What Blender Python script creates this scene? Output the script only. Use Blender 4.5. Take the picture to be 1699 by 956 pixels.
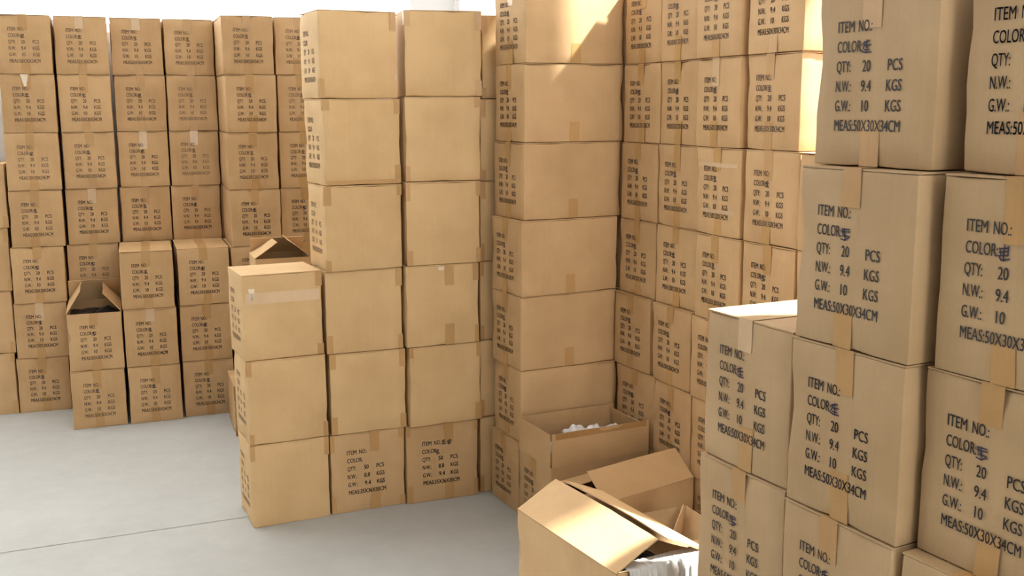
import bpy, bmesh, math, random
from mathutils import Vector, Matrix, Euler, noise

for o in list(bpy.data.objects):
    bpy.data.objects.remove(o)
SC = bpy.context.scene
C = SC.collection
PI = math.pi

# ---------------------------------------------------------------- camera, sky, sun, exposure
cam_data = bpy.data.cameras.new('camera')
cam_data.sensor_width = 36.0
cam_data.lens = 1764.35 / 1699 * 36.0
cam_data.clip_start = 0.05
cam = bpy.data.objects.new('camera', cam_data)
C.objects.link(cam)
cam.matrix_world = (Matrix.Translation((0, 0, 1.8594)) @ Matrix.Rotation(PI / 2 - 0.167905, 4, 'X')
                    @ Matrix.Rotation(-0.0045, 4, 'Z'))
SC.camera = cam

world = bpy.data.worlds.new('overcast_sky')
SC.world = world
world.use_nodes = True
bg = world.node_tree.nodes['Background']
bg.inputs['Color'].default_value = (1.0, 0.99, 0.97, 1)
bg.inputs['Strength'].default_value = 5.7

def aim(o, direction):
    o.rotation_euler = Vector(direction).to_track_quat('-Z', 'Y').to_euler()

sun_data = bpy.data.lights.new('sun', 'SUN')
sun_data.energy = 32.0
sun_data.angle = math.radians(2.5)
sun_data.color = (1.0, 0.98, 0.95)
sun = bpy.data.objects.new('sun', sun_data)
C.objects.link(sun)
sun.location = (4, 5, 7)
aim(sun, (-1.0, -0.04, -1.15))

vs = SC.view_settings
vs.view_transform = 'Standard'
vs.look = 'None'
vs.exposure = 0.0
vs.gamma = 1.0
vs.use_curve_mapping = False
SC.cycles.use_denoising = True
SC.cycles.max_bounces = 8
SC.cycles.transparent_max_bounces = 12

# ---------------------------------------------------------------- materials
def new_mat(name):
    m = bpy.data.materials.new(name)
    m.use_nodes = True
    nt = m.node_tree
    b = nt.nodes['Principled BSDF']
    return m, nt, b

def node(nt, kind, **kw):
    n = nt.nodes.new(kind)
    for k, v in kw.items():
        if k in n.inputs:
            n.inputs[k].default_value = v
        else:
            setattr(n, k, v)
    return n

def mathn(nt, op, a, b):
    n = nt.nodes.new('ShaderNodeMath'); n.operation = op
    for i, v in enumerate((a, b)):
        if isinstance(v, (int, float)):
            n.inputs[i].default_value = v
        else:
            nt.links.new(v, n.inputs[i])
    return n.outputs[0]

def cardboard(name, col_a, col_b, rough=0.72):
    m, nt, b = new_mat(name)
    L = nt.links.new
    tc = node(nt, 'ShaderNodeTexCoord')
    at = node(nt, 'ShaderNodeAttribute', attribute_type='OBJECT', attribute_name='tint')
    comb = node(nt, 'ShaderNodeCombineXYZ')
    k = mathn(nt, 'MULTIPLY', at.outputs['Fac'], 13.7)
    for i in range(3):
        L(k, comb.inputs[i])
    add = node(nt, 'ShaderNodeVectorMath', operation='ADD')
    L(tc.outputs['Object'], add.inputs[0]); L(comb.outputs[0], add.inputs[1])
    # broad mottling, paper fibres, faint vertical corrugation
    n1 = node(nt, 'ShaderNodeTexNoise', Scale=5.0, Detail=3.0, Roughness=0.55)
    n2 = node(nt, 'ShaderNodeTexNoise', Scale=160.0, Detail=2.0)
    mp = node(nt, 'ShaderNodeMapping'); mp.inputs['Scale'].default_value = (150, 150, 1.5)
    n3 = node(nt, 'ShaderNodeTexNoise', Scale=1.0, Detail=1.0)
    L(add.outputs[0], n1.inputs['Vector']); L(add.outputs[0], n2.inputs['Vector'])
    L(add.outputs[0], mp.inputs['Vector']); L(mp.outputs[0], n3.inputs['Vector'])
    f = mathn(nt, 'ADD', mathn(nt, 'MULTIPLY', n1.outputs['Fac'], 0.75), mathn(nt, 'MULTIPLY', n2.outputs['Fac'], 0.15))
    f = mathn(nt, 'ADD', f, mathn(nt, 'MULTIPLY', n3.outputs['Fac'], 0.12))
    f = mathn(nt, 'ADD', f, mathn(nt, 'MULTIPLY', mathn(nt, 'SUBTRACT', at.outputs['Fac'], 0.5), 0.75))
    r = node(nt, 'ShaderNodeValToRGB')
    r.color_ramp.elements[0].position = 0.1; r.color_ramp.elements[0].color = (*col_a, 1)
    r.color_ramp.elements[1].position = 0.95; r.color_ramp.elements[1].color = (*col_b, 1)
    L(f, r.inputs['Fac']); L(r.outputs['Color'], b.inputs['Base Color'])
    b.inputs['Roughness'].default_value = rough
    b.inputs['Specular IOR Level'].default_value = 0.3
    bump = node(nt, 'ShaderNodeBump', Strength=0.25, Distance=0.002)
    hgt = mathn(nt, 'ADD', mathn(nt, 'MULTIPLY', n3.outputs['Fac'], 0.5), mathn(nt, 'MULTIPLY', n1.outputs['Fac'], 1.5))
    L(hgt, bump.inputs['Height']); L(bump.outputs[0], b.inputs['Normal'])
    return m

def plain(name, col, rough=0.6, spec=0.4):
    m, nt, b = new_mat(name)
    b.inputs['Base Color'].default_value = (*col, 1)
    b.inputs['Roughness'].default_value = rough
    b.inputs['Specular IOR Level'].default_value = spec
    return m

M = {}
M['card'] = cardboard('kraft_cardboard', (0.40, 0.240, 0.108), (0.62, 0.410, 0.212))
M['tan'] = cardboard('tan_cardboard', (0.47, 0.300, 0.135), (0.68, 0.465, 0.240))
M['tape'] = cardboard('brown_packing_tape', (0.35, 0.195, 0.072), (0.55, 0.330, 0.135), 0.30)
M['clear_tape'] = cardboard('clear_packing_tape', (0.46, 0.31, 0.175), (0.68, 0.50, 0.32), 0.20)
M['card_shaded'] = cardboard('shaded_kraft_cardboard', (0.35, 0.228, 0.114), (0.55, 0.385, 0.222))  # same kraft card, shade of the right foreground put into its colour
M['scrap_glint'] = plain('pale_scrap_and_glint', (0.68, 0.56, 0.43), 0.5, 0.3)  # paper and tape scraps, also a painted glint on one carton
M['ink'] = plain('black_stamp_ink', (0.045, 0.038, 0.035), 0.7, 0.2)
M['ink_mid'] = plain('glare_paled_ink', (0.10, 0.07, 0.05), 0.7, 0.2)  # print paled, glare over the farther stacks put into the ink colour
M['ink_faint'] = plain('faint_stamp_ink', (0.19, 0.125, 0.080), 0.7, 0.2)  # paler again; on the upper layers veiling glare is put into the colour
M['pen'] = plain('marker_ink', (0.03, 0.025, 0.05), 0.6, 0.2)
M['paper'] = plain('white_packing_paper', (0.82, 0.82, 0.82), 0.6, 0.3)
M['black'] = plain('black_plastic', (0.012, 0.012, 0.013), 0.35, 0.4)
M['bag'] = plain('cloudy_plastic_bag', (0.48, 0.475, 0.45), 0.22, 0.6)
M['wall'] = plain('white_wall_paint', (0.83, 0.83, 0.82), 0.8, 0.2)
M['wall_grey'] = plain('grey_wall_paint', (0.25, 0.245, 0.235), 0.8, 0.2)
M['frame'] = plain('white_window_frame', (0.80, 0.80, 0.80), 0.4, 0.4)

def concrete():
    m, nt, b = new_mat('pale_concrete')
    L = nt.links.new
    tc = node(nt, 'ShaderNodeTexCoord')
    n1 = node(nt, 'ShaderNodeTexNoise', Scale=0.9, Detail=6.0, Roughness=0.6)
    n2 = node(nt, 'ShaderNodeTexNoise', Scale=9.0, Detail=8.0, Roughness=0.7)
    n3 = node(nt, 'ShaderNodeTexNoise', Scale=140.0, Detail=2.0)
    for n in (n1, n2, n3):
        L(tc.outputs['Object'], n.inputs['Vector'])
    f = mathn(nt, 'ADD', mathn(nt, 'MULTIPLY', n1.outputs['Fac'], 0.6), mathn(nt, 'MULTIPLY', n2.outputs['Fac'], 0.35))
    f = mathn(nt, 'ADD', f, mathn(nt, 'MULTIPLY', n3.outputs['Fac'], 0.08))
    r = node(nt, 'ShaderNodeValToRGB')
    r.color_ramp.elements[0].position = 0.3; r.color_ramp.elements[0].color = (0.345, 0.345, 0.325, 1)
    r.color_ramp.elements[1].position = 0.75; r.color_ramp.elements[1].color = (0.47, 0.475, 0.455, 1)
    L(f, r.inputs['Fac']); L(r.outputs['Color'], b.inputs['Base Color'])
    b.inputs['Roughness'].default_value = 0.55
    b.inputs['Specular IOR Level'].default_value = 0.35
    bump = node(nt, 'ShaderNodeBump', Strength=0.15, Distance=0.002)
    L(n2.outputs['Fac'], bump.inputs['Height']); L(bump.outputs[0], b.inputs['Normal'])
    return m
M['concrete'] = concrete()
M['joint'] = plain('joint_filler', (0.33, 0.33, 0.31), 0.8, 0.2)

def glass():
    m, nt, b = new_mat('window_glass')
    nt.nodes.remove(b)
    out = nt.nodes['Material Output']
    tr = node(nt, 'ShaderNodeBsdfTransparent')
    gl = node(nt, 'ShaderNodeBsdfGlossy', Roughness=0.02)
    mx = node(nt, 'ShaderNodeMixShader'); mx.inputs[0].default_value = 0.05
    nt.links.new(tr.outputs[0], mx.inputs[1]); nt.links.new(gl.outputs[0], mx.inputs[2])
    nt.links.new(mx.outputs[0], out.inputs['Surface'])
    return m
M['glass'] = glass()

# ---------------------------------------------------------------- small helpers
def me_obj(name, me, mat=None, parent=None):
    if mat is not None and not me.materials:
        me.materials.append(mat)
    o = bpy.data.objects.new(name, me)
    C.objects.link(o)
    if parent is not None:
        o.parent = parent
    return o

def mesh_from(name, verts, faces, smooth=False):
    me = bpy.data.meshes.new(name)
    me.from_pydata([tuple(v) for v in verts], [], faces)
    if smooth:
        me.polygons.foreach_set('use_smooth', [True] * len(me.polygons))
    me.update()
    return me

def add_box(bm, x0, x1, y0, y1, z0, z1):
    v = [bm.verts.new((x, y, z)) for z in (z0, z1) for y in (y0, y1) for x in (x0, x1)]
    for f in ((0, 2, 3, 1), (4, 5, 7, 6), (0, 1, 5, 4), (2, 6, 7, 3), (0, 4, 6, 2), (1, 3, 7, 5)):
        bm.faces.new([v[i] for i in f])

def bm_mesh(name, bm):
    me = bpy.data.meshes.new(name)
    bm.to_mesh(me); bm.free()
    return me

def tag(o, label, cat, group=None):
    o['label'] = label; o['category'] = cat
    if group:
        o['group'] = group
    return o

def structure(o):
    o['kind'] = 'structure'
    return o

# ---------------------------------------------------------------- the hall
ROOM = 0.42                                            # the hall is turned against the camera
RX = Vector((math.cos(ROOM), math.sin(ROOM), 0)); RY = Vector((-math.sin(ROOM), math.cos(ROOM), 0))

def room_box(name, mat, boxes):
    bm = bmesh.new()
    for b in boxes:
        add_box(bm, *b)
    o = structure(me_obj(name, bm_mesh(name, bm), mat))
    o.rotation_euler = (0, 0, ROOM)
    return o

U0, U1, V0, V1 = -6.5, 2.985, -2.6, 7.64                # inner faces of the walls in room axes
WZ0, WZ1, WH = 2.36, 4.9, 5.3
room_box('floor', M['concrete'], [(U0, U1, V0, V1, -0.12, 0)])
room_box('wall_left', M['wall_grey'], [(U0 - .2, U0, V0, V1 + .2, -0.12, WH)])
# front wall behind the viewpoint, its open loading door added to light the stacks
room_box('wall_front', M['wall'], [(U0 - .2, 0.5, V0 - .2, V0, -0.12, WH), (0.5, U1 + .2, V0 - .2, V0, 4.8, WH)])
# back wall with a high ribbon window, right wall with tall windows
room_box('wall_back', M['wall'], [(U0, U1 + .2, V1, V1 + .2, -0.12, WZ0), (U0, U1 + .2, V1, V1 + .2, WZ1, WH),
                                  (U0, U0 + .3, V1, V1 + .2, WZ0, WZ1), (U1 - .02, U1 + .2, V1, V1 + .2, WZ0, WZ1)])
RZ0 = 1.75
BAYS = [(0.6, 1.87, 3.65), (2.45, 3.4, 3.05), (3.86, 4.5, 3.6)]         # unseen window openings, sizes and piers between set to shape the sun patches
piers, vv = [], V0
for a, b, zt in BAYS + [(V1, None, None)]:
    piers.append((U1, U1 + .12, vv, a, RZ0, WH)); vv = b
    if b:
        piers.append((U1, U1 + .12, a, b, zt, WH))
room_box('wall_right', M['wall'], [(U1, U1 + .12, V0, V1, -0.12, RZ0)] + piers)
def window(name, boxes, pane):
    w = room_box(name, M['frame'], boxes)
    bm = bmesh.new(); add_box(bm, *pane)
    g = me_obj('pane', bm_mesh('pane', bm), M['glass'], w)
    return w
window('window_1', [(U0 + .3, U1 - .02, V1 + .06, V1 + .12, WZ0, WZ0 + .06), (U0 + .3, U1 - .02, V1 + .06, V1 + .12, WZ1 - .06, WZ1),
                    (U0 + .3, U0 + .36, V1 + .06, V1 + .12, WZ0, WZ1), (U1 - .36, U1 - .02, V1 + .06, V1 + .12, WZ0, WZ1)],
       (U0 + .33, U1 - .05, V1 + .085, V1 + .091, WZ0 + .03, WZ1 - .03))
for name, (a, b, RZ1) in zip(('window_2', 'window_4', 'window_5'), BAYS):
    window(name, [(U1 + .04, U1 + .09, a, b, RZ0, RZ0 + .04), (U1 + .04, U1 + .09, a, b, RZ1 - .04, RZ1),
                  (U1 + .04, U1 + .09, a, a + .04, RZ0, RZ1), (U1 + .04, U1 + .09, b - .04, b, RZ0, RZ1)],
           (U1 + .06, U1 + .066, a + .02, b - .02, RZ0 + .02, RZ1 - .02))
# unseen roof, its broad skylight added to light the back of the hall
SU0, SU1, SV0, SV1 = -5.6, 2.4, 6.2, 7.4
room_box('ceiling', M['wall'], [(U0 - .2, U1 + .2, V0, SV0, WH, WH + .2), (U0 - .2, U1 + .2, SV1, V1 + .2, WH, WH + .2),
                                (U0 - .2, SU0, SV0, SV1, WH, WH + .2), (SU1, U1 + .2, SV0, SV1, WH, WH + .2)])
window('window_3', [(SU0, SU1, SV0, SV0 + .06, WH + .06, WH + .14), (SU0, SU1, SV1 - .06, SV1, WH + .06, WH + .14),
                    (SU0, SU0 + .06, SV0, SV1, WH + .06, WH + .14), (SU1 - .06, SU1, SV0, SV1, WH + .06, WH + .14)],
       (SU0 + .03, SU1 - .03, SV0 + .03, SV1 - .03, WH + .09, WH + .098))
# saw-cut joints in the slab
def joint(name, a, b, w=0.006):
    a, b = Vector((*a, 0)), Vector((*b, 0))
    d = (b - a).normalized(); n = Vector((-d.y, d.x, 0)) * w / 2
    up = Vector((0, 0, 0.0012))
    return structure(me_obj(name, mesh_from(name, [a - n + up, b - n + up, b + n + up, a + n + up], [(0, 1, 2, 3)]), M['joint']))
joint('trim_1', (-4.2, 3.44), (3.0, 6.42))
joint('trim_2', (-1.9, -1.0), (1.6, 7.45), 0.003)

# ---------------------------------------------------------------- carton meshes
CACHE = {}
FT = 0.004                                             # board thickness

def grid_lines(a, b, r, step):
    n = max(2, int(round((b - a - 2 * r) / step)))
    return [a, a + 0.35 * r] + [a + r + (b - a - 2 * r) * i / n for i in range(n + 1)] + [b - 0.35 * r, b]

def wear(p, w, d, h, seed, opened=False):
    """dents and slack board: moves a point of the shell inwards only"""
    q = Vector((p.x * 3.2 + seed * 7.1, p.y * 3.2 - seed * 3.3, p.z * 3.2 + seed * 1.7))
    slack = max(0.0, noise.noise(q) + 0.25) * 0.0028
    # crushed corners and edges
    ex = min(p.x + w / 2, w / 2 - p.x); ey = min(p.y, d - p.y); ez = min(p.z, h - p.z)
    s = sorted((ex, ey, ez))
    edge = math.exp(-(s[1] / 0.016) ** 2)
    n2 = max(0.0, noise.noise(q * 3.1 + Vector((5, 9, 2)))) * 0.009 * edge
    if opened and p.z > h - 0.06:
        n2 = 0.0
    c = Vector((0, d / 2, h / 2)); v = c - p
    out = p.copy()
    if ex < 0.006: out.x += math.copysign(slack + n2, v.x)
    if ey < 0.006: out.y += math.copysign(slack + n2, v.y)
    if ez < 0.006: out.z += math.copysign(n2 * 0.5, v.z)
    return out

def body_mesh(w, d, h, seed, opened):
    key = ('body', w, d, h, seed, opened)
    if key in CACHE:
        return CACHE[key]
    r = 0.0035
    xs, ys, zs = grid_lines(-w / 2, w / 2, r, 0.045), grid_lines(0, d, r, 0.045), grid_lines(0, h, r, 0.045)
    bm = bmesh.new(); vs_ = {}
    def vert(x, y, z):
        k = (round(x, 5), round(y, 5), round(z, 5))
        if k not in vs_:
            p = Vector((x, y, z))
            i = Vector((min(max(x, -w / 2 + r), w / 2 - r), min(max(y, r), d - r), min(max(z, r), h - r)))
            v = p - i
            if opened and z > h - r:
                i.z = z; v.z = 0
            if v.length > 1e-7:
                p = i + v.normalized() * r
            vs_[k] = bm.verts.new(wear(p, w, d, h, seed, opened))
        return vs_[k]
    def sheet(A, B, f, flip):
        for a0, a1 in zip(A, A[1:]):
            for b0, b1 in zip(B, B[1:]):
                q = [vert(*f(a0, b0)), vert(*f(a1, b0)), vert(*f(a1, b1)), vert(*f(a0, b1))]
                bm.faces.new(q[::-1] if flip else q)
    sheet(xs, zs, lambda a, b: (a, 0, b), False)
    sheet(xs, zs, lambda a, b: (a, d, b), True)
    sheet(ys, zs, lambda a, b: (-w / 2, a, b), True)
    sheet(ys, zs, lambda a, b: (w / 2, a, b), False)
    sheet(xs, ys, lambda a, b: (a, b, 0), True)
    if not opened:
        sheet(xs, ys, lambda a, b: (a, b, h), False)
    else:                                              # inner walls, inner floor and the rim
        t = FT
        o = [(-w / 2, 0), (w / 2, 0), (w / 2, d), (-w / 2, d)]
        n = [(-w / 2 + t, t), (w / 2 - t, t), (w / 2 - t, d - t), (-w / 2 + t, d - t)]
        top_o = [bm.verts.new((x, y, h)) for x, y in o]
        top = [bm.verts.new((x, y, h)) for x, y in n]; bot = [bm.verts.new((x, y, t)) for x, y in n]
        for i in range(4):
            j = (i + 1) % 4
            bm.faces.new((top[i], bot[i], bot[j], top[j]))
            bm.faces.new((top_o[i], top[i], top[j], top_o[j]))
        bm.faces.new(bot)
    me = bm_mesh('carton_body', bm)
    me.polygons.foreach_set('use_smooth', [True] * len(me.polygons)); me.update()
    CACHE[key] = me
    return me

def flap_mesh(L, depth, seed, ragged=False):
    """hinge along +x from the origin, reaching depth along +y, board thickness along z"""
    key = ('flap', round(L, 4), round(depth, 4), seed, ragged)
    if key in CACHE:
        return CACHE[key]
    nx, ny = max(4, int(L / 0.04)), max(4, int(depth / 0.03))
    verts, faces = [], []
    for z in (0, 1):
        for j in range(ny + 1):
            for i in range(nx + 1):
                x, y = L * i / nx, depth * j / ny
                k = min(j / ny, 1) ** 2
                dz = noise.noise(Vector((x * 5 + seed, y * 5, seed * 2.3))) * 0.006 * k if ragged else 0
                if ragged and j == ny:
                    y -= abs(noise.noise(Vector((x * 30 + seed, 1.2, 0)))) * 0.006
                verts.append((x, y, z * (FT - 0.0008) + dz))
    W = nx + 1; N = W * (ny + 1)
    for j in range(ny):
        for i in range(nx):
            a = j * W + i
            faces.append((a, a + W, a + W + 1, a + 1))
            faces.append((N + a, N + a + 1, N + a + W + 1, N + a + W))
    ring = [i for i in range(nx)] + [nx + W * j for j in range(ny)] + [W * ny + nx - i for i in range(nx)] + [W * (ny - j) for j in range(ny)]
    for k in range(len(ring)):
        a, b = ring[k], ring[(k + 1) % len(ring)]
        faces.append((a, b, N + b, N + a))
    me = mesh_from('top_flap', verts, faces)
    CACHE[key] = me
    return me

def strip_mesh(path, u0, u1, skew=0.0):
    """a tape ribbon: path of (y, z) points, from x = u0 to u1"""
    key = ('strip', tuple(path), u0, u1, skew)
    if key in CACHE:
        return CACHE[key]
    v, f = [], []
    for k, (y, z) in enumerate(path):
        s = skew * k / max(1, len(path) - 1)
        v += [(u0 + s, y, z), ((u0 + u1) / 2 + s, y, z), (u1 + s, y, z)]
    for k in range(len(path) - 1):
        a = 3 * k
        f += [(a, a + 1, a + 4, a + 3), (a + 1, a + 2, a + 5, a + 4)]
    me = mesh_from('packing_tape', v, f)
    CACHE[key] = me
    return me

# ---------------------------------------------------------------- stamped lettering
GLYPH = {}
def token(txt):
    if txt not in GLYPH:
        cu = bpy.data.curves.new('lettering', 'FONT')
        cu.body = txt; cu.size = 1.0; cu.resolution_u = 3; cu.offset = 0.0
        o = bpy.data.objects.new('lettering', cu); C.objects.link(o)
        dg = bpy.context.evaluated_depsgraph_get(); dg.update()
        me = bpy.data.meshes.new_from_object(o.evaluated_get(dg))
        co = [v.co.copy() for v in me.vertices]; fa = [tuple(p.vertices) for p in me.polygons]
        bpy.data.objects.remove(o); bpy.data.curves.remove(cu); bpy.data.meshes.remove(me)
        x0, x1 = min(c.x for c in co), max(c.x for c in co)
        # each letter is stamped twice, a hair apart, for the fat strokes of the stencil
        k = len(co)
        co = co + [c + Vector((0.045, 0.012, 0)) for c in co]; fa = fa + [tuple(i + k for i in p) for p in fa]
        GLYPH[txt] = ([((c.x - x0) / (x1 - x0 + 0.045), c.y - 0.006) for c in co], fa)
    return GLYPH[txt]

S20 = [('ITEM', 0.18, 0.322, 0), ('NO.:', 0.358, 0.475, 0), ('COLOR:', 0.18, 0.398, 1), ('QTY:', 0.18, 0.305, 2), ('20', 0.405, 0.475, 2), ('PCS', 0.615, 0.735, 2),
       ('N.W.:', 0.18, 0.315, 3), ('9.4', 0.40, 0.485, 3), ('KGS', 0.610, 0.735, 3),
       ('G.W.:', 0.18, 0.318, 4), ('10', 0.412, 0.472, 4), ('KGS', 0.610, 0.735, 4), ('MEAS:50X30X34CM', 0.18, 0.738, 5)]
D50 = [('ITEM', 0.215, 0.345, 0), ('NO.:', 0.382, 0.485, 0), ('COLOR:', 0.215, 0.425, 1), ('QTY:', 0.217, 0.335, 2), ('50', 0.44, 0.505, 2), ('PCS', 0.61, 0.715, 2),
       ('N.W.:', 0.218, 0.342, 3), ('8.8', 0.44, 0.52, 3), ('KGS', 0.61, 0.718, 3),
       ('G.W.:', 0.222, 0.350, 4), ('9.4', 0.445, 0.53, 4), ('KGS', 0.612, 0.720, 4), ('MEAS:35X36X30CM', 0.225, 0.735, 5)]

def print_mesh(kind, shift, w, h):
    key = ('print', kind, shift, w, h)
    if key in CACHE:
        return CACHE[key]
    lay, v0, dv, cap = (S20, 0.277, 0.1065, 0.064) if kind == 'S20' else (D50, 0.270, 0.1015, 0.056)
    sc = cap * h / 0.729
    v, f = [], []
    for txt, a, b, row in lay:
        co, fa = token(txt)
        base = (1 - (v0 + dv * row)) * h
        n = len(v)
        v += [((a + shift + c[0] * (b - a) - 0.5) * w, 0.0, base + c[1] * sc) for c in co]
        f += [tuple(n + i for i in p) for p in fa]
    me = mesh_from('printed_text', v, f)
    CACHE[key] = me
    return me

def stroke(v, f, pts, wd):
    for (x0, z0), (x1, z1) in zip(pts, pts[1:]):
        d = Vector((x1 - x0, z1 - z0))
        if d.length < 1e-6:
            continue
        d.normalize(); n = Vector((-d.y, d.x)) * wd / 2; e = d * wd * 0.4
        k = len(v)
        v += [(x0 - e.x - n.x, 0, z0 - e.y - n.y), (x1 + e.x - n.x, 0, z1 + e.y - n.y), (x1 + e.x + n.x, 0, z1 + e.y + n.y), (x0 - e.x + n.x, 0, z0 - e.y + n.y)]
        f.append((k, k + 1, k + 2, k + 3))

def mark_mesh(var):
    key = ('mark', var)
    if key in CACHE:
        return CACHE[key]
    rnd = random.Random(40 + var); v, f = [], []
    s = 0.019
    sets = [[(0, .9), (.9, 1)], [(.45, 1.1), (.4, .5)], [(.05, .6), (.95, .65)], [(.1, .25), (.9, .3)], [(.5, .6), (.45, -.1)], [(0, 0), (.3, -.1), (1, .05)], [(.15, .95), (.1, .3)], [(.85, 1), (.9, .3)]]
    for st in sets[: 6 + var % 3]:
        stroke(v, f, [((x + rnd.uniform(-.12, .12)) * s, (y + rnd.uniform(-.12, .12)) * s) for x, y in st], 0.0026)
    me = mesh_from('handwritten_mark', v, f)
    CACHE[key] = me
    return me

# ---------------------------------------------------------------- one carton with its parts
def child(name, me, mat, root, tint, loc=(0, 0, 0), rot=(0, 0, 0), label=None):
    o = bpy.data.objects.new(name, me)
    if not me.materials:
        me.materials.append(mat)
    elif mat is not None and me.materials[0] != mat:
        me = me.copy(); me.materials[0] = mat; o.data = me
    C.objects.link(o); o.parent = root
    o.location = loc; o.rotation_euler = rot
    o['tint'] = tint
    if label:
        o['label'] = label
    return o

def pair(me, mat):
    """the same mesh data in another material, made once"""
    key = ('pair', me.name, mat.name)
    if key not in CACHE:
        m2 = me.copy(); m2.materials.clear(); m2.materials.append(mat); CACHE[key] = m2
    return CACHE[key]

HINGE = {'front': lambda w, d, h: ((-w / 2, 0, h), 0, w), 'back': lambda w, d, h: ((w / 2, d, h), PI, w),
         'left': lambda w, d, h: ((-w / 2, d, h), -PI / 2, d), 'right': lambda w, d, h: ((w / 2, 0, h), PI / 2, d)}

def carton(spec, dims, label, group, rnd, mat='card', text='S20', shift=0.0, ink='ink', mark=True, tape='S', flaps=None, side_text=False,
           side_tape=False, tint=None, name='cardboard_box'):
    """dims: nominal w, d, h of the kind; spec: x, y, z, yaw, w, d, h where it stands"""
    x, y, z, yaw, _, _, hh = spec
    w, d, h = dims
    root = bpy.data.objects.new(name, None)
    root.empty_display_size = 0.1
    C.objects.link(root)
    root.location = (x, y, z); root.rotation_euler = (0, 0, yaw); root.scale = (1, 1, hh / h)
    tag(root, label, 'box', group)
    t = tint if tint is not None else rnd.uniform(0.25, 0.75)
    seed = rnd.randrange(6)
    cm = M[mat]
    hb = round(h - FT - 0.0016, 5)                    # the board of the top flaps lies on the body
    opened = flaps is not None
    child('carton_body', pair(body_mesh(w, d, hb, seed, opened), cm), cm, root, t)
    long_lr = d >= w                                   # long flaps run along the longer side
    if flaps is None:
        long_sides = ('left', 'right') if long_lr else ('front', 'back')
        half = min(w, d) / 2 - 0.0012
        flaps_ = {s: (0, half) for s in long_sides}
    else:
        flaps_ = flaps
    for s, (ang, dep) in flaps_.items():
        o, rz, L = HINGE[s](w, d, hb)
        ins = 0.0045 if opened else 0.001
        fm = flap_mesh(L - 2 * ins, dep, seed, opened)
        m4 = Matrix.Translation(o) @ Matrix.Rotation(rz, 4, 'Z') @ Matrix.Rotation(math.radians(ang), 4, 'X') @ Matrix.Translation((ins, 0.0006, 0.0002))
        f = child('top_flap', pair(fm, cm), cm, root, min(1, max(0, t + rnd.uniform(-.06, .06))))
        f.matrix_local = m4
    zt = h - 0.0007
    e = 0.0008
    if tape in ('S', 'S_open'):
        c = rnd.choice((-0.016, -0.010, -0.004)) + shift * 0.5 * w; wd = 0.024
        Lt, Lb = rnd.choice((0.075, 0.09, 0.11)), rnd.choice((0.07, 0.085, 0.10))
        sk = rnd.choice((-0.004, 0.0, 0.005))
        tm = M['clear_tape'] if rnd.random() < 0.14 else M['tape']
        top = [(d + e, h - 0.08), (d + e, zt), (d * .5, zt), (-e, zt), (-e, h - Lt * .5), (-e, h - Lt)]
        if tape == 'S_open':
            top = [(-e, hb), (-e, hb - Lt * .5), (-e, hb - Lt)]
        child('packing_tape', pair(strip_mesh(top, round(c - wd, 4), round(c + wd, 4), sk), tm), tm, root, t)
        c2 = c + rnd.choice((-0.006, 0.0, 0.008))
        child('packing_tape', pair(strip_mesh([(-e, 0.0006), (-e, Lb * .5), (-e, Lb)], round(c2 - wd, 4), round(c2 + wd, 4), -sk), M['tape']), M['tape'], root, t)
    elif tape in ('D', 'D_print'):
        tm = M['tape']
        for sx in (-1, 1):
            for top in (0, 1):
                if rnd.random() < 0.25:
                    continue
                ln = rnd.choice((0.05, 0.07, 0.085))
                a, b = (zt - 0.002, h - ln) if top else (ln, 0.002)
                x1 = w / 2 + e; x0 = w / 2 - rnd.choice((0.02, 0.028))
                va = [(sx * x0, -e, a), (sx * x0, -e, b), (sx * x1, -e, b), (sx * x1, -e, a), (sx * x1, 0.03, b), (sx * x1, 0.03, a)]
                fa = [(0, 1, 2, 3), (3, 2, 4, 5)]
                child('corner_tape', mesh_from('corner_tape', va, fa if sx > 0 else [q[::-1] for q in fa]), tm, root, t)
        if tape == 'D_print':
            for pth in ([(d * .5, zt), (-e, zt), (-e, h - 0.05), (-e, h - 0.10)], [(-e, 0.001), (-e, 0.05), (-e, 0.10)]):
                child('packing_tape', strip_mesh(pth, 0.008, 0.054, 0.002), tm, root, t)
    if side_tape:                                      # short strip at the foot of the long side
        me = strip_mesh([(w / 2 + e, 0.001), (w / 2 + e, 0.045), (w / 2 + e, 0.088)], -0.024, 0.024)
        # built facing -y, turned to the right-hand side
        key = ('side_tape', w, d)
        if key not in CACHE:
            CACHE[key] = mesh_from('packing_tape', [(w / 2 + e, yy, zz) for zz in (0.001, 0.045, 0.088) for yy in (d * .5 - .024, d * .5 + .024)], [(0, 1, 3, 2), (2, 3, 5, 4)])
        child('packing_tape', CACHE[key], M['tape'], root, t)
    if text:
        im = M[ink]
        child('printed_text', pair(print_mesh(text, shift, w, h), im), im, root, t, loc=(0, -0.0012, 0))
        if mark:
            k = rnd.randrange(5)
            child('handwritten_mark', pair(mark_mesh(k), M['pen'] if ink != 'ink_faint' else M['ink_mid']), None, root, t,
                  loc=((0.405 + shift - 0.5) * w, -0.0015, (1 - 0.388) * h))
    if side_text:                                      # faint print on the left-hand end
        pm = print_mesh('S20', 0.02, d, h)
        child('printed_text', pair(pm, M['ink_faint']), None, root, t, loc=(-w / 2 - 0.0006, d / 2, 0), rot=(0, 0, -PI / 2))
    return root

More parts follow.
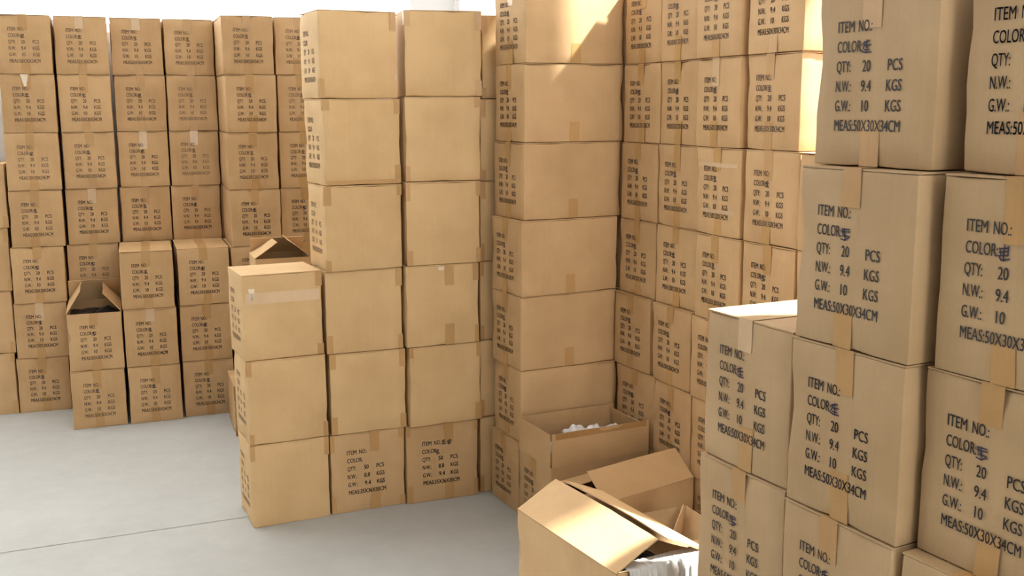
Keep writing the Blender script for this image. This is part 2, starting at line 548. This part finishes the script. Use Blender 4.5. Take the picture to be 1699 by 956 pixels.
# ---------------------------------------------------------------- the stacks: x, y, z, yaw, width, depth, height of every carton
STACKS = {
    'A1_1': (-2.9163, 6.436, 0, 0.3089, 0.3, 0.5, 0.3451),
    'A1_2': (-2.9048, 6.4339, 0.3451, 0.306, 0.3, 0.5, 0.3451),
    'A1_3': (-2.8939, 6.4292, 0.6901, 0.334, 0.3, 0.5, 0.3451),
    'A1_4': (-2.8812, 6.4349, 1.0352, 0.3557, 0.3, 0.5, 0.3451),
    'A1_5': (-2.8764, 6.4335, 1.3803, 0.3631, 0.3, 0.5, 0.3451),
    'A1_6': (-2.8743, 6.4335, 1.7254, 0.3591, 0.3, 0.5, 0.3451),
    'A1_7': (-2.8745, 6.4295, 2.0704, 0.3549, 0.3, 0.5, 0.3451),
    'A2_1': (-2.615, 6.5745, 0, 0.3259, 0.3, 0.5, 0.3451),
    'A2_2': (-2.614, 6.5784, 0.3451, 0.3293, 0.3, 0.5, 0.3451),
    'A2_3': (-2.612, 6.5789, 0.6901, 0.3395, 0.3, 0.5, 0.3451),
    'A2_4': (-2.5975, 6.5814, 1.0352, 0.352, 0.3, 0.5, 0.3451),
    'A2_5': (-2.5896, 6.5756, 1.3803, 0.3581, 0.3, 0.5, 0.3451),
    'A2_6': (-2.5897, 6.5709, 1.7254, 0.3602, 0.3, 0.5, 0.3451),
    'A2_7': (-2.591, 6.5702, 2.0704, 0.3606, 0.3, 0.5, 0.3451),
    'A3_1': (-2.3225, 6.7107, 0, 0.3379, 0.3, 0.5, 0.3451),
    'A3_2': (-2.3213, 6.7123, 0.3451, 0.3411, 0.3, 0.5, 0.3451),
    'A3_3': (-2.3196, 6.7151, 0.6901, 0.3482, 0.3, 0.5, 0.3451),
    'A3_4': (-2.3138, 6.7207, 1.0352, 0.3593, 0.3, 0.5, 0.3451),
    'A3_5': (-2.307, 6.7185, 1.3803, 0.3555, 0.3, 0.5, 0.3451),
    'A3_6': (-2.3028, 6.7136, 1.7254, 0.3528, 0.3, 0.5, 0.3451),
    'A3_7': (-2.3067, 6.7105, 2.0704, 0.3519, 0.3, 0.5, 0.3451),
    'A4_1': (-2.0276, 6.8185, 0, 0.3464, 0.3, 0.5, 0.3451),
    'A4_2': (-2.0275, 6.8207, 0.3451, 0.3482, 0.3, 0.5, 0.3451),
    'A4_3': (-2.0264, 6.8216, 0.6901, 0.3523, 0.3, 0.5, 0.3451),
    'A4_4': (-2.0211, 6.8162, 1.0352, 0.3602, 0.3, 0.5, 0.3451),
    'A4_5': (-2.0155, 6.8207, 1.3803, 0.3503, 0.3, 0.5, 0.3451),
    'A4_6': (-2.0155, 6.8257, 1.7254, 0.3576, 0.3, 0.5, 0.3451),
    'A4_7': (-2.0187, 6.8274, 2.0704, 0.3515, 0.3, 0.5, 0.3451),
    'A5_1': (-1.7498, 6.9502, 0, 0.3464, 0.3, 0.5, 0.3451),
    'A5_2': (-1.7484, 6.9484, 0.3451, 0.3482, 0.3, 0.5, 0.3451),
    'A5_3': (-1.7461, 6.946, 0.6901, 0.3523, 0.3, 0.5, 0.3451),
    'A5_4': (-1.7465, 6.9553, 1.0352, 0.3602, 0.3, 0.5, 0.3451),
    'A5_5': (-1.7438, 6.9688, 1.3803, 0.3503, 0.3, 0.5, 0.3451),
    'A5_6': (-1.7434, 6.972, 1.7254, 0.3576, 0.3, 0.5, 0.3451),
    'A5_7': (-1.7456, 6.9717, 2.0704, 0.3515, 0.3, 0.5, 0.3451),
    'B1_1': (-1.5724, 6.4757, 0, 0.3504, 0.3, 0.5, 0.344),
    'B1_2': (-1.5715, 6.4739, 0.344, 0.3513, 0.3, 0.5, 0.344),
    'B1_3': (-1.5702, 6.4699, 0.6881, 0.3538, 0.3, 0.5, 0.344),
    'B1_4': (-1.5598, 6.4727, 1.0321, 0.3522, 0.3, 0.5, 0.344),
    'B1_5': (-1.5644, 6.4819, 1.3762, 0.3525, 0.3, 0.5, 0.344),
    'B1_6': (-1.5628, 6.4945, 1.7202, 0.3611, 0.3, 0.5, 0.344),
    'B1_7': (-1.5691, 6.4967, 2.0642, 0.3559, 0.3, 0.5, 0.344),
    'B2_1': (-1.2958, 6.6227, 0, 0.3496, 0.3, 0.5, 0.344),
    'B2_2': (-1.2948, 6.6243, 0.344, 0.3497, 0.3, 0.5, 0.344),
    'B2_3': (-1.2924, 6.6279, 0.6881, 0.3495, 0.3, 0.5, 0.344),
    'B2_4': (-1.2878, 6.6337, 1.0321, 0.3473, 0.3, 0.5, 0.344),
    'B2_5': (-1.2835, 6.6342, 1.3762, 0.3521, 0.3, 0.5, 0.344),
    'B2_6': (-1.2818, 6.6397, 1.7202, 0.351, 0.3, 0.5, 0.344),
    'B2_7': (-1.2874, 6.6412, 2.0642, 0.3482, 0.3, 0.5, 0.344),
    'C1_1': (-2.4424, 6.0906, 0, 0.3789, 0.3, 0.5, 0.3463),
    'C1_2': (-2.4417, 6.098, 0.3463, 0.3588, 0.3, 0.5, 0.3463),
    'C2_1': (-2.1455, 6.2005, 0, 0.3494, 0.3, 0.5, 0.3463),
    'C2_2': (-2.1492, 6.2015, 0.3463, 0.3432, 0.3, 0.5, 0.3463),
    'C2_3': (-2.157, 6.2105, 0.6925, 0.3355, 0.3, 0.5, 0.3463),
    'C3_1': (-1.8603, 6.3404, 0, 0.3489, 0.3, 0.5, 0.3463),
    'C3_2': (-1.8613, 6.3422, 0.3463, 0.3454, 0.3, 0.5, 0.3463),
    'C3_3': (-1.8578, 6.3443, 0.6925, 0.3511, 0.3, 0.5, 0.3463),
    'D1_1': (-1.0032, 4.6045, 0, 0.4336, 0.354, 0.3021, 0.3838),
    'D1_2': (-1.0028, 4.607, 0.3838, 0.4376, 0.354, 0.3021, 0.3838),
    'D1_3': (-1.0098, 4.6107, 0.7676, 0.454, 0.354, 0.3021, 0.3838),
    'D2_1': (-0.6748, 4.7589, 0, 0.4157, 0.354, 0.3021, 0.3807),
    'D2_2': (-0.6634, 4.7566, 0.3807, 0.3886, 0.354, 0.3021, 0.3807),
    'D2_3': (-0.6718, 4.756, 0.7614, 0.3698, 0.354, 0.3021, 0.3807),
    'D2_4': (-0.6596, 4.7463, 1.1421, 0.439, 0.354, 0.3021, 0.3807),
    'D2_5': (-0.6613, 4.7754, 1.5227, 0.4684, 0.354, 0.3021, 0.3807),
    'D2_6': (-0.6724, 4.7871, 1.9034, 0.4547, 0.354, 0.3021, 0.3807),
    'D3_1': (-0.3356, 4.8796, 0, 0.3583, 0.354, 0.3021, 0.3824),
    'D3_2': (-0.3146, 4.8752, 0.3824, 0.4134, 0.354, 0.3021, 0.3824),
    'D3_3': (-0.3218, 4.8686, 0.7648, 0.3903, 0.354, 0.3021, 0.3824),
    'D3_4': (-0.3119, 4.8694, 1.1473, 0.369, 0.354, 0.3021, 0.3824),
    'D3_5': (-0.3101, 4.8923, 1.5297, 0.3299, 0.354, 0.3021, 0.3824),
    'D3_6': (-0.3066, 4.919, 1.9121, 0.2485, 0.354, 0.3021, 0.3824),
    'D4_1': (0.006, 5.0411, 0, 0.3756, 0.354, 0.3021, 0.3803),
    'D4_2': (0.0088, 5.0432, 0.3803, 0.387, 0.354, 0.3021, 0.3803),
    'D4_3': (0.013, 5.0529, 0.7606, 0.3716, 0.354, 0.3021, 0.3803),
    'D4_4': (0.0176, 5.0612, 1.1408, 0.3495, 0.354, 0.3021, 0.3803),
    'D4_5': (0.0223, 5.0647, 1.5211, 0.3256, 0.354, 0.3021, 0.3803),
    'D4_6': (0.0348, 5.0775, 1.9014, 0.2891, 0.354, 0.3021, 0.3803),
    'E_1': (-0.0396, 4.8262, 0, -1.123, 0.3, 0.5, 0.3418),
    'E_2': (-0.0237, 4.8145, 0.3418, -1.1412, 0.3, 0.5, 0.3418),
    'E_3': (-0.0279, 4.8083, 0.6836, -1.1148, 0.3, 0.5, 0.3418),
    'E_4': (-0.0248, 4.7954, 1.0254, -1.0974, 0.3, 0.5, 0.3418),
    'E_5': (-0.0125, 4.8144, 1.3672, -1.1069, 0.3, 0.5, 0.3418),
    'E_6': (-0.0072, 4.8238, 1.709, -1.1227, 0.3, 0.5, 0.3418),
    'E_7': (-0.0031, 4.8167, 2.0508, -1.1014, 0.3, 0.5, 0.3418),
    'F0_1': (0.4499, 4.992, 0, -1.1021, 0.3, 0.5, 0.3411),
    'F0_2': (0.4593, 5.0005, 0.3411, -1.0719, 0.3, 0.5, 0.3411),
    'F0_3': (0.4445, 5.0295, 0.6822, -1.1265, 0.3, 0.5, 0.3411),
    'F0_4': (0.4643, 5.0245, 1.0234, -1.1269, 0.3, 0.5, 0.3411),
    'F0_5': (0.4688, 5.0063, 1.3645, -1.1446, 0.3, 0.5, 0.3411),
    'F0_6': (0.4767, 5.005, 1.7056, -1.1497, 0.3, 0.5, 0.3411),
    'F0_7': (0.4767, 5.0076, 2.0467, -1.1507, 0.3, 0.5, 0.3411),
    'F1_1': (0.5564, 4.7018, 0, -1.1021, 0.3, 0.5, 0.3411),
    'F1_2': (0.5591, 4.7064, 0.3411, -1.0719, 0.3, 0.5, 0.3411),
    'F1_3': (0.5439, 4.7368, 0.6822, -1.1265, 0.3, 0.5, 0.3411),
    'F1_4': (0.5636, 4.7318, 1.0234, -1.1269, 0.3, 0.5, 0.3411),
    'F1_5': (0.563, 4.7119, 1.3645, -1.1446, 0.3, 0.5, 0.3411),
    'F1_6': (0.5693, 4.7101, 1.7056, -1.1497, 0.3, 0.5, 0.3411),
    'F1_7': (0.5691, 4.7126, 2.0467, -1.1507, 0.3, 0.5, 0.3411),
    'F2_1': (0.6827, 4.4122, 0, -1.15, 0.3, 0.5, 0.3411),
    'F2_2': (0.6828, 4.4122, 0.3411, -1.1769, 0.3, 0.5, 0.3411),
    'F2_3': (0.675, 4.4327, 0.6822, -1.1476, 0.3, 0.5, 0.3411),
    'F2_4': (0.693, 4.4392, 1.0234, -1.1156, 0.3, 0.5, 0.3411),
    'F2_5': (0.6897, 4.4289, 1.3645, -1.1387, 0.3, 0.5, 0.3411),
    'F2_6': (0.6908, 4.428, 1.7056, -1.1856, 0.3, 0.5, 0.3411),
    'F2_7': (0.6841, 4.429, 2.0467, -1.2021, 0.3, 0.5, 0.3411),
    'F3_1': (0.8094, 4.1271, 0, -1.1565, 0.3, 0.5, 0.3411),
    'F3_2': (0.8016, 4.1224, 0.3411, -1.1629, 0.3, 0.5, 0.3411),
    'F3_3': (0.7934, 4.132, 0.6822, -1.1609, 0.3, 0.5, 0.3411),
    'F3_4': (0.7989, 4.1172, 1.0234, -1.1776, 0.3, 0.5, 0.3411),
    'F3_5': (0.7991, 4.1282, 1.3645, -1.164, 0.3, 0.5, 0.3411),
    'F3_6': (0.791, 4.1357, 1.7056, -1.187, 0.3, 0.5, 0.3411),
    'F3_7': (0.784, 4.1288, 2.0467, -1.1828, 0.3, 0.5, 0.3411),
    'F4_1': (0.9258, 3.8383, 0, -1.1542, 0.3, 0.5, 0.3411),
    'F4_2': (0.9259, 3.8377, 0.3411, -1.1552, 0.3, 0.5, 0.3411),
    'F4_3': (0.9264, 3.8363, 0.6822, -1.1547, 0.3, 0.5, 0.3411),
    'F4_4': (0.9299, 3.8278, 1.0234, -1.1547, 0.3, 0.5, 0.3411),
    'F4_5': (0.9327, 3.8299, 1.3645, -1.1228, 0.3, 0.5, 0.3411),
    'F4_6': (0.9302, 3.8411, 1.7056, -1.1479, 0.3, 0.5, 0.3411),
    'F4_7': (0.9278, 3.8294, 2.0467, -1.1306, 0.3, 0.5, 0.3411),
    'F5_1': (1.0522, 3.5579, 0, -1.1518, 0.3, 0.5, 0.3411),
    'F5_2': (1.0527, 3.5569, 0.3411, -1.1514, 0.3, 0.5, 0.3411),
    'F5_3': (1.0537, 3.5549, 0.6822, -1.1495, 0.3, 0.5, 0.3411),
    'F5_4': (1.0584, 3.5449, 1.0234, -1.1453, 0.3, 0.5, 0.3411),
    'F5_5': (1.0565, 3.5498, 1.3645, -1.1362, 0.3, 0.5, 0.3411),
    'G1_1': (0.5178, 2.2962, 0, -1.1027, 0.3, 0.5, 0.3492),
    'G1_2': (0.5171, 2.2988, 0.3492, -1.1033, 0.3, 0.5, 0.3492),
    'G1_3': (0.5152, 2.3051, 0.6984, -1.1033, 0.3, 0.5, 0.3492),
    'G1_4': (0.5213, 2.3053, 1.0476, -1.1261, 0.3, 0.5, 0.3492),
    'G2_1': (0.6418, 2.007, 0, -1.1019, 0.3, 0.5, 0.3492),
    'G2_2': (0.6414, 2.0063, 0.3492, -1.1042, 0.3, 0.5, 0.3492),
    'G2_3': (0.64, 2.006, 0.6984, -1.1125, 0.3, 0.5, 0.3492),
    'G2_4': (0.6438, 2.0057, 1.0476, -1.1002, 0.3, 0.5, 0.3492),
    'G2_5': (0.6465, 2.0012, 1.3968, -1.1073, 0.3, 0.5, 0.3492),
    'G2_6': (0.677, 2.0243, 1.746, -1.1078, 0.3, 0.5, 0.3492),
    'G3_1': (0.7847, 1.7337, 0, -1.0979, 0.3, 0.5, 0.3492),
    'G3_2': (0.7858, 1.7317, 0.3492, -1.096, 0.3, 0.5, 0.3492),
    'G3_3': (0.7891, 1.7257, 0.6984, -1.0898, 0.3, 0.5, 0.3492),
    'G3_4': (0.8166, 1.7385, 1.0476, -1.1167, 0.3, 0.5, 0.3492),
    'G3_5': (0.8212, 1.7212, 1.3968, -1.1022, 0.3, 0.5, 0.3492),
    'G3_6': (0.8448, 1.7281, 1.746, -1.1273, 0.3, 0.5, 0.3492),
    'H1_1': (0.1382, 2.7782, 0, -1.0681, 0.5241, 0.3, 0.3439),
    'H1_2': (0.1382, 2.7782, 0.3439, -1.0681, 0.5241, 0.3, 0.3439),
    'H2_1': (0.555, 4.0842, 0, 0.6433, 0.5, 0.3, 0.3439),
    'H3_1': (0.096, 4.4882, 0, -1.1078, 0.3, 0.5, 0.3428),
    'H4_1': (0.5577, 3.5412, 0, 0.4, 0.5, 0.3, 0.3439),
    'K_1': (-1.3552, 5.9725, 0, 0.3458, 0.5, 0.4, 0.3),
    'K_2': (-1.2879, 5.7282, 0.3, 0.4, 0.3, 0.354, 0.3814),
    'K_3': (-1.2479, 5.7482, 0.6814, 0.36, 0.3, 0.26, 0.3814),
    'O0_1': (-3.2349, 6.3347, 0, 0.3082, 0.354, 0.36, 0.3855),
    'O0_2': (-3.2254, 6.3415, 0.3855, 0.3156, 0.354, 0.36, 0.3855),
    'O0_3': (-3.2194, 6.3465, 0.771, 0.3295, 0.354, 0.36, 0.3855),
    'O0_4': (-3.2113, 6.352, 1.1565, 0.3417, 0.354, 0.36, 0.3855),
}
DS = (0.30, 0.50, 0.344)
DD = (0.354, 0.302, 0.3814)
DO = (0.354, 0.36, 0.3836)

ORD = {1: 'bottom', 2: 'second-from-floor', 3: 'third-from-floor', 4: 'fourth-from-floor', 5: 'fifth-from-floor', 6: 'sixth-from-floor', 7: 'seventh-from-floor'}
COLS = {                                               # top layer, where the column stands, group, options
    'O0': (4, 'shorter column cut by the left picture edge', 'cartons at the left edge', dict(ink='ink_faint', text=None, tape='D')),
    'A1': (7, 'first full column of the far-left wall', 'printed cartons of the far-left wall', {}),
    'A2': (7, 'second full column of the far-left wall', 'printed cartons of the far-left wall', {}),
    'A3': (7, 'third full column of the far-left wall', 'printed cartons of the far-left wall', {}),
    'A4': (7, 'fourth column of the far-left wall, in the inner corner', 'printed cartons of the far-left wall', {}),
    'A5': (7, 'hidden column added to block light behind the jutting back stack', 'printed cartons of the far-left wall', {}),  # added unseen cartons, they stop light showing through the crack
    'B1': (7, 'brighter column jutting out right of the far-left wall', 'printed cartons of the jutting back stack', {}),
    'B2': (7, 'back column half hidden behind the plain tower', 'printed cartons of the jutting back stack', {}),
    'C1': (2, 'low front pile, left stack', 'printed cartons of the low front pile', {}),
    'C2': (3, 'low front pile, middle stack', 'printed cartons of the low front pile', {}),
    'C3': (3, 'low front pile, right stack', 'printed cartons of the low front pile', {}),
    'D1': (3, 'short left stack of the central block', 'plain cartons of the central block', {}),
    'D2': (6, 'left tower of the central block', 'plain cartons of the central block', {}),
    'D3': (6, 'right tower of the central block', 'plain cartons of the central block', {}),
    'D4': (6, 'narrow shadowed column right of the central towers', 'plain cartons of the central block', {}),
    'E': (7, 'tall corner column showing print and blank side', 'cartons of the tall corner column', {}),
    'F0': (7, 'hidden column added to block light behind the tall corner column', 'printed cartons of the back-right wall', {}),  # added unseen cartons that keep the crack beside the corner column dark
    'F1': (7, 'back-right wall, column beside the tall corner column', 'printed cartons of the back-right wall', {}),
    'F2': (7, 'back-right wall, second column from the corner', 'printed cartons of the back-right wall', {}),
    'F3': (7, 'back-right wall, third column from the corner', 'printed cartons of the back-right wall', {}),
    'F4': (7, 'back-right wall, fourth column, beside the bright gap', 'printed cartons of the back-right wall', {}),
    'F5': (5, 'back-right wall, low column below the bright gap', 'printed cartons of the back-right wall', {}),
    'G1': (4, 'right foreground, left stack with sunlit top', 'large printed cartons in the right foreground', {}),
    'G2': (6, 'right foreground, middle stack', 'large printed cartons in the right foreground', {}),
    'G3': (6, 'right foreground, stack cut by the right picture edge', 'large printed cartons in the right foreground', {}),
}
# bands, scraps of tape and one painted glint on the face of single cartons: u0, u1, v0, v1 from the top left corner
BANDS = {
    'D1_3': [('packing_tape', 'clear_tape', 0.04, 0.97, 0.215, 0.345, 0.0), ('scrap_and_glint', 'scrap_glint', 0.075, 0.155, 0.165, 0.30, 0.6)],
    'D2_5': [('packing_tape', 'tape', 0.02, 0.985, 0.945, 0.992, 0.0)],
    'D3_3': [('scrap_and_glint', 'scrap_glint', 0.44, 0.53, 0.03, 0.075, 0.3)],  # white glint on the centre tape, put in as a pale patch
    'A1_6': [('torn_tape', 'scrap_glint', 0.38, 0.53, 0.005, 0.21, 0.75)],
    'F3_5': [('packing_tape', 'clear_tape', 0.06, 0.93, 0.175, 0.225, 0.0), ('packing_tape', 'clear_tape', 0.12, 0.86, 0.70, 0.75, 0.0)],
}

def bands(root, key, dims):
    w, d, h = dims
    for name, mat, u0, u1, v0, v1, cut in BANDS.get(key, ()):
        x0, x1, z0, z1 = (u0 - .5) * w, (u1 - .5) * w, (1 - v0) * h, (1 - v1) * h
        c = cut * (x1 - x0) / 2                        # a torn end narrows towards the foot
        n = 8
        v = []
        for k in range(n + 1):
            s = k / n; z = z0 + (z1 - z0) * s
            j = (noise.noise(Vector((k * 1.7, u0 * 9, v0 * 5))) * 0.12 * (x1 - x0)) if cut else 0
            v += [(x0 + c * s + j * .5, -0.0010, z), (x1 - c * s + j, -0.0010, z)]
        f = [(2 * k, 2 * k + 2, 2 * k + 3, 2 * k + 1) for k in range(n)]
        child(name, mesh_from(name, v, f), M[mat], root, 0.6)

rng = random.Random(11)
for key in STACKS:
    col, lay = key.rsplit('_', 1); lay = int(lay)
    if col in ('H1', 'H2', 'H3', 'H4', 'K') or key == 'C1_2':
        continue
    top, where, group, opt = COLS[col]
    what = 'topmost' if lay == top else ORD[lay]
    kw = dict(opt)
    dims, look = DS, 'printed carton'
    if col[0] in 'AB':
        kw.update(ink='ink_faint' if lay >= 5 else 'ink_mid', shift=0.045)  # upper print paler, glare put into the ink
        kw['tint'] = rng.uniform(0.30, 0.60)
    elif col[0] == 'C':
        kw.update(ink='ink_mid', shift=0.045, tint=rng.uniform(0.35, 0.6))
    elif col[0] == 'O':
        dims, look = DO, 'brown carton'
    elif col[0] == 'D':
        dims, look = DD, 'plain tan carton'
        kw.update(mat='tan', text=None, tape='D', tint=rng.uniform(0.35, 0.65))
        if key in ('D1_1', 'D1_2', 'D1_3', 'D2_4', 'D2_5', 'D2_6'):
            kw['side_text'] = True
        if key in ('D2_1', 'D3_1'):
            kw.update(mat='card', text='D50', tape='D_print', ink='ink', mark=(key == 'D3_1')); look = 'carton printed QTY 50'
        if key == 'D3_3':
            kw['tape'] = 'D_print'
    elif col == 'E':
        kw.update(side_tape=lay > 2, ink='ink_mid', tint=rng.uniform(0.58, 0.75))
    elif col[0] == 'F':
        kw.update(ink='ink_mid', tint=rng.uniform(0.4, 0.65))
    elif col[0] == 'G':
        kw.update(mat='card_shaded', ink='ink', tint=rng.uniform(0.05, 0.25)); look = 'large printed carton'  # low tint too, foreground shade put into the colour
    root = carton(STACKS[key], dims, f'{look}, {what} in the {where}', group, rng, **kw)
    bands(root, key, dims)
    if key == 'D3_1':                                  # scribble after ITEM NO.
        for k in range(2):
            child('handwritten_mark', pair(mark_mesh(k + 1), M['pen']), None, root, 0.5, loc=((-0.01 + 0.075 * k) * 0.354 + 0.002, -0.0015, 0.728 * 0.3814))

# ---------------------------------------------------------------- opened cartons
OPEN = dict(ink='ink_mid')
carton(STACKS['C1_2'], DS, 'opened printed carton with raised flaps on the low front pile, left stack', 'printed cartons of the low front pile', rng,
       ink='ink_mid', shift=0.045, tint=0.5, tape='S_open',
       flaps={'left': (57, 0.148), 'right': (50, 0.148), 'back': (64, 0.147)})
# the stack standing behind the short plain one: its foot pokes out left, its open flaps peek over the top
carton(STACKS['K_1'], STACKS['K_1'][4:], 'broad carton on the floor poking out left behind the short plain stack', 'cartons behind the short plain stack', rng,
       text=None, tape='D', tint=0.35, side_text=False)
carton(STACKS['K_2'], STACKS['K_2'][4:], 'carton hidden behind the short plain stack, under the open one', 'cartons behind the short plain stack', rng, text=None, tape='D')
carton(STACKS['K_3'], STACKS['K_3'][4:], 'open carton peeking over the short plain stack, flaps like a roof', 'cartons behind the short plain stack', rng,
       text=None, tape=None, tint=0.7, flaps={'left': (33, 0.15), 'right': (38, 0.15), 'back': (60, 0.10)})
# foreground heap in the corner between the tall column and the right-hand stacks
G_OPEN = 'opened cartons heaped in the corner'
carton(STACKS['H1_1'], STACKS['H1_1'][4:], 'plain carton under the large foreground open carton, at the bottom edge', G_OPEN, rng, text=None, tape=None, tint=0.5)
carton(STACKS['H1_2'], STACKS['H1_2'][4:], 'large half-open carton at the bottom edge with sunlit roof-like flaps', G_OPEN, rng, text=None, tape=None, tint=0.62,
       flaps={'front': (28, 0.15), 'back': (24, 0.15), 'right': (-28, 0.13), 'left': (-22, 0.13)})
carton(STACKS['H2_1'], STACKS['H2_1'][4:], 'open carton with one broad tilted flap, behind the large foreground carton', G_OPEN, rng, text=None, tape=None, tint=0.4,
       flaps={'front': (42, 0.15), 'back': (12, 0.15), 'right': (-20, 0.13), 'left': (-70, 0.13)})
upright = carton(STACKS['H3_1'], DS, 'open printed carton with four upright flaps at the foot of the corner column', G_OPEN, rng, ink='ink_mid', tint=0.42, tape='S_open',
       flaps={'front': (89, 0.148), 'back': (78, 0.14), 'left': (89, 0.150), 'right': (90, 0.150)})
torn = carton(STACKS['H4_1'], STACKS['H4_1'][4:], 'open carton with a pointed sunlit flap beside the right foreground stack', G_OPEN, rng, text=None, tape=None, tint=0.6,
       flaps={'front': (188, 0.14), 'back': (264, 0.14), 'right': (-68, 0.13), 'left': (150, 0.13)})

# a strip of brown tape left along the rim of its long upright flap
child('packing_tape', mesh_from('packing_tape', [(0.1546 + 0.0006 * (k > 5), 0.02 + 0.046 * k, z) for z in (0.344 + 0.118, 0.344 + 0.1445) for k in range(11)],
                                [(k, k + 1, k + 12, k + 11) for k in range(10)]), M['tape'], upright, 0.1)
# the pointed torn flap of the carton beside the right foreground stack stands up in the far corner
hz = STACKS['H4_1'][6]
tv = [(0.222, 0.275, hz + 0.012), (0.218, 0.270, hz - 0.10), (0.125, 0.205, hz - 0.085)]
tv += [(x - 0.0024, y + 0.0032, z) for x, y, z in tv]
child('torn_flap', mesh_from('torn_flap', tv, [(0, 1, 2), (5, 4, 3), (0, 3, 4, 1), (1, 4, 5, 2), (2, 5, 3, 0)]), M['card'], torn, 0.9)

# ---------------------------------------------------------------- what lies in them
def crumple(name, label, cat, spec, u0, u1, v0, v1, z, amp, seed, mat, group=None):
    """a crumpled sheet lying in a carton, given in the carton's own axes"""
    x, y, zz, yaw = spec[:4]
    n = 22
    verts, faces = [], []
    for j in range(n + 1):
        for i in range(n + 1):
            a, b = u0 + (u1 - u0) * i / n, v0 + (v1 - v0) * j / n
            q = Vector((a * 9 + seed, b * 9, seed * 1.3))
            hgt = abs(noise.noise(q)) * 1.2 + abs(noise.noise(q * 2.7)) * 0.55
            edge = min(1.0, 5 * min(i, n - i, j, n - j) / n)
            verts.append((a + noise.noise(q * 2) * 0.008, b + noise.noise(q * 2 + Vector((3, 1, 4))) * 0.008, z + amp * hgt * (0.35 + 0.65 * edge)))
    W = n + 1
    for j in range(n):
        for i in range(n):
            k = j * W + i
            faces.append((k, k + 1, k + W + 1, k + W))
    me = mesh_from(name, verts, faces, False)
    o = me_obj(name, me, M[mat])
    s = o.modifiers.new('thickness', 'SOLIDIFY'); s.thickness = 0.0008
    o.location = (x, y, zz); o.rotation_euler = (0, 0, yaw)
    return tag(o, label, cat, group)

h3, h1, h4 = STACKS['H3_1'], STACKS['H1_2'], STACKS['H4_1']
crumple('packing_paper', 'white crumpled paper in the upright-flap carton, nearest its front corner', 'paper', h3, 0.0, 0.13, 0.02, 0.18, 0.39, 0.09, 3, 'paper', 'crumpled white paper in the open carton')
crumple('packing_paper', 'white crumpled paper in the upright-flap carton, in the middle', 'paper', h3, -0.10, 0.13, 0.19, 0.33, 0.39, 0.085, 8, 'paper', 'crumpled white paper in the open carton')
crumple('packing_paper', 'crumpled paper in the upright-flap carton, by its far end', 'paper', h3, -0.13, 0.13, 0.35, 0.48, 0.38, 0.08, 13, 'paper', 'crumpled white paper in the open carton')
crumple('plastic_bag', 'clear crumpled bag filling the carton with the pointed flap', 'bag', h4, -0.22, 0.235, 0.02, 0.28, 0.16, 0.09, 21, 'bag')

c1, h2, k3 = STACKS['C1_2'], STACKS['H2_1'], STACKS['K_3']
G_BLK = 'black plastic over the goods in the open cartons'
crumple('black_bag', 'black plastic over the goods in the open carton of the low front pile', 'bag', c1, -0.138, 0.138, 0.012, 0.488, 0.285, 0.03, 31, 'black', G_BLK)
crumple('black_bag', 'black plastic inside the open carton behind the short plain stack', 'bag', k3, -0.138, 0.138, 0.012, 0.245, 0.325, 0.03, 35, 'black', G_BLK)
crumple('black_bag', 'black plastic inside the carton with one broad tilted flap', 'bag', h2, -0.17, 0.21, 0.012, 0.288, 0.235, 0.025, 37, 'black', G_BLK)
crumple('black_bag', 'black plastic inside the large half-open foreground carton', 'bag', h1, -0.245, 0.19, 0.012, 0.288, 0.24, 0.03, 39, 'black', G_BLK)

def liner():
    """clear bag hanging in pleats over the near end of the large foreground carton"""
    x, y, zz, yaw, w, d, h = h1
    verts, faces = [], []
    nu = 90
    prof = [(-0.045, 0.003), (-0.02, 0.005), (0.006, 0.005), (0.014, -0.02), (0.016, -0.08), (0.017, -0.15), (0.018, -0.22)]
    for k, (out, dz) in enumerate(prof):
        for i in range(nu + 1):
            t = i / nu
            pl = (noise.noise(Vector((t * 16, k * 0.22, 3))) + 0.5 * noise.noise(Vector((t * 42, k * 0.2, 9)))) * 0.012
            drop = max(0, pl) if k >= 2 else 0
            verts.append((w / 2 + out + drop, 0.03 + (d - 0.06) * t, h - FT + dz + (abs(pl) * 0.4 if k < 3 else 0)))
    W = nu + 1
    for k in range(len(prof) - 1):
        for i in range(nu):
            a = k * W + i
            faces.append((a, a + W, a + W + 1, a + 1))
    me = mesh_from('plastic_bag', verts, faces, True)
    o = me_obj('plastic_bag', me, M['bag'])
    o.location = (x, y, zz); o.rotation_euler = (0, 0, yaw)
    tag(o, 'clear pleated plastic bag hanging over the end of the foreground carton', 'bag')
liner()
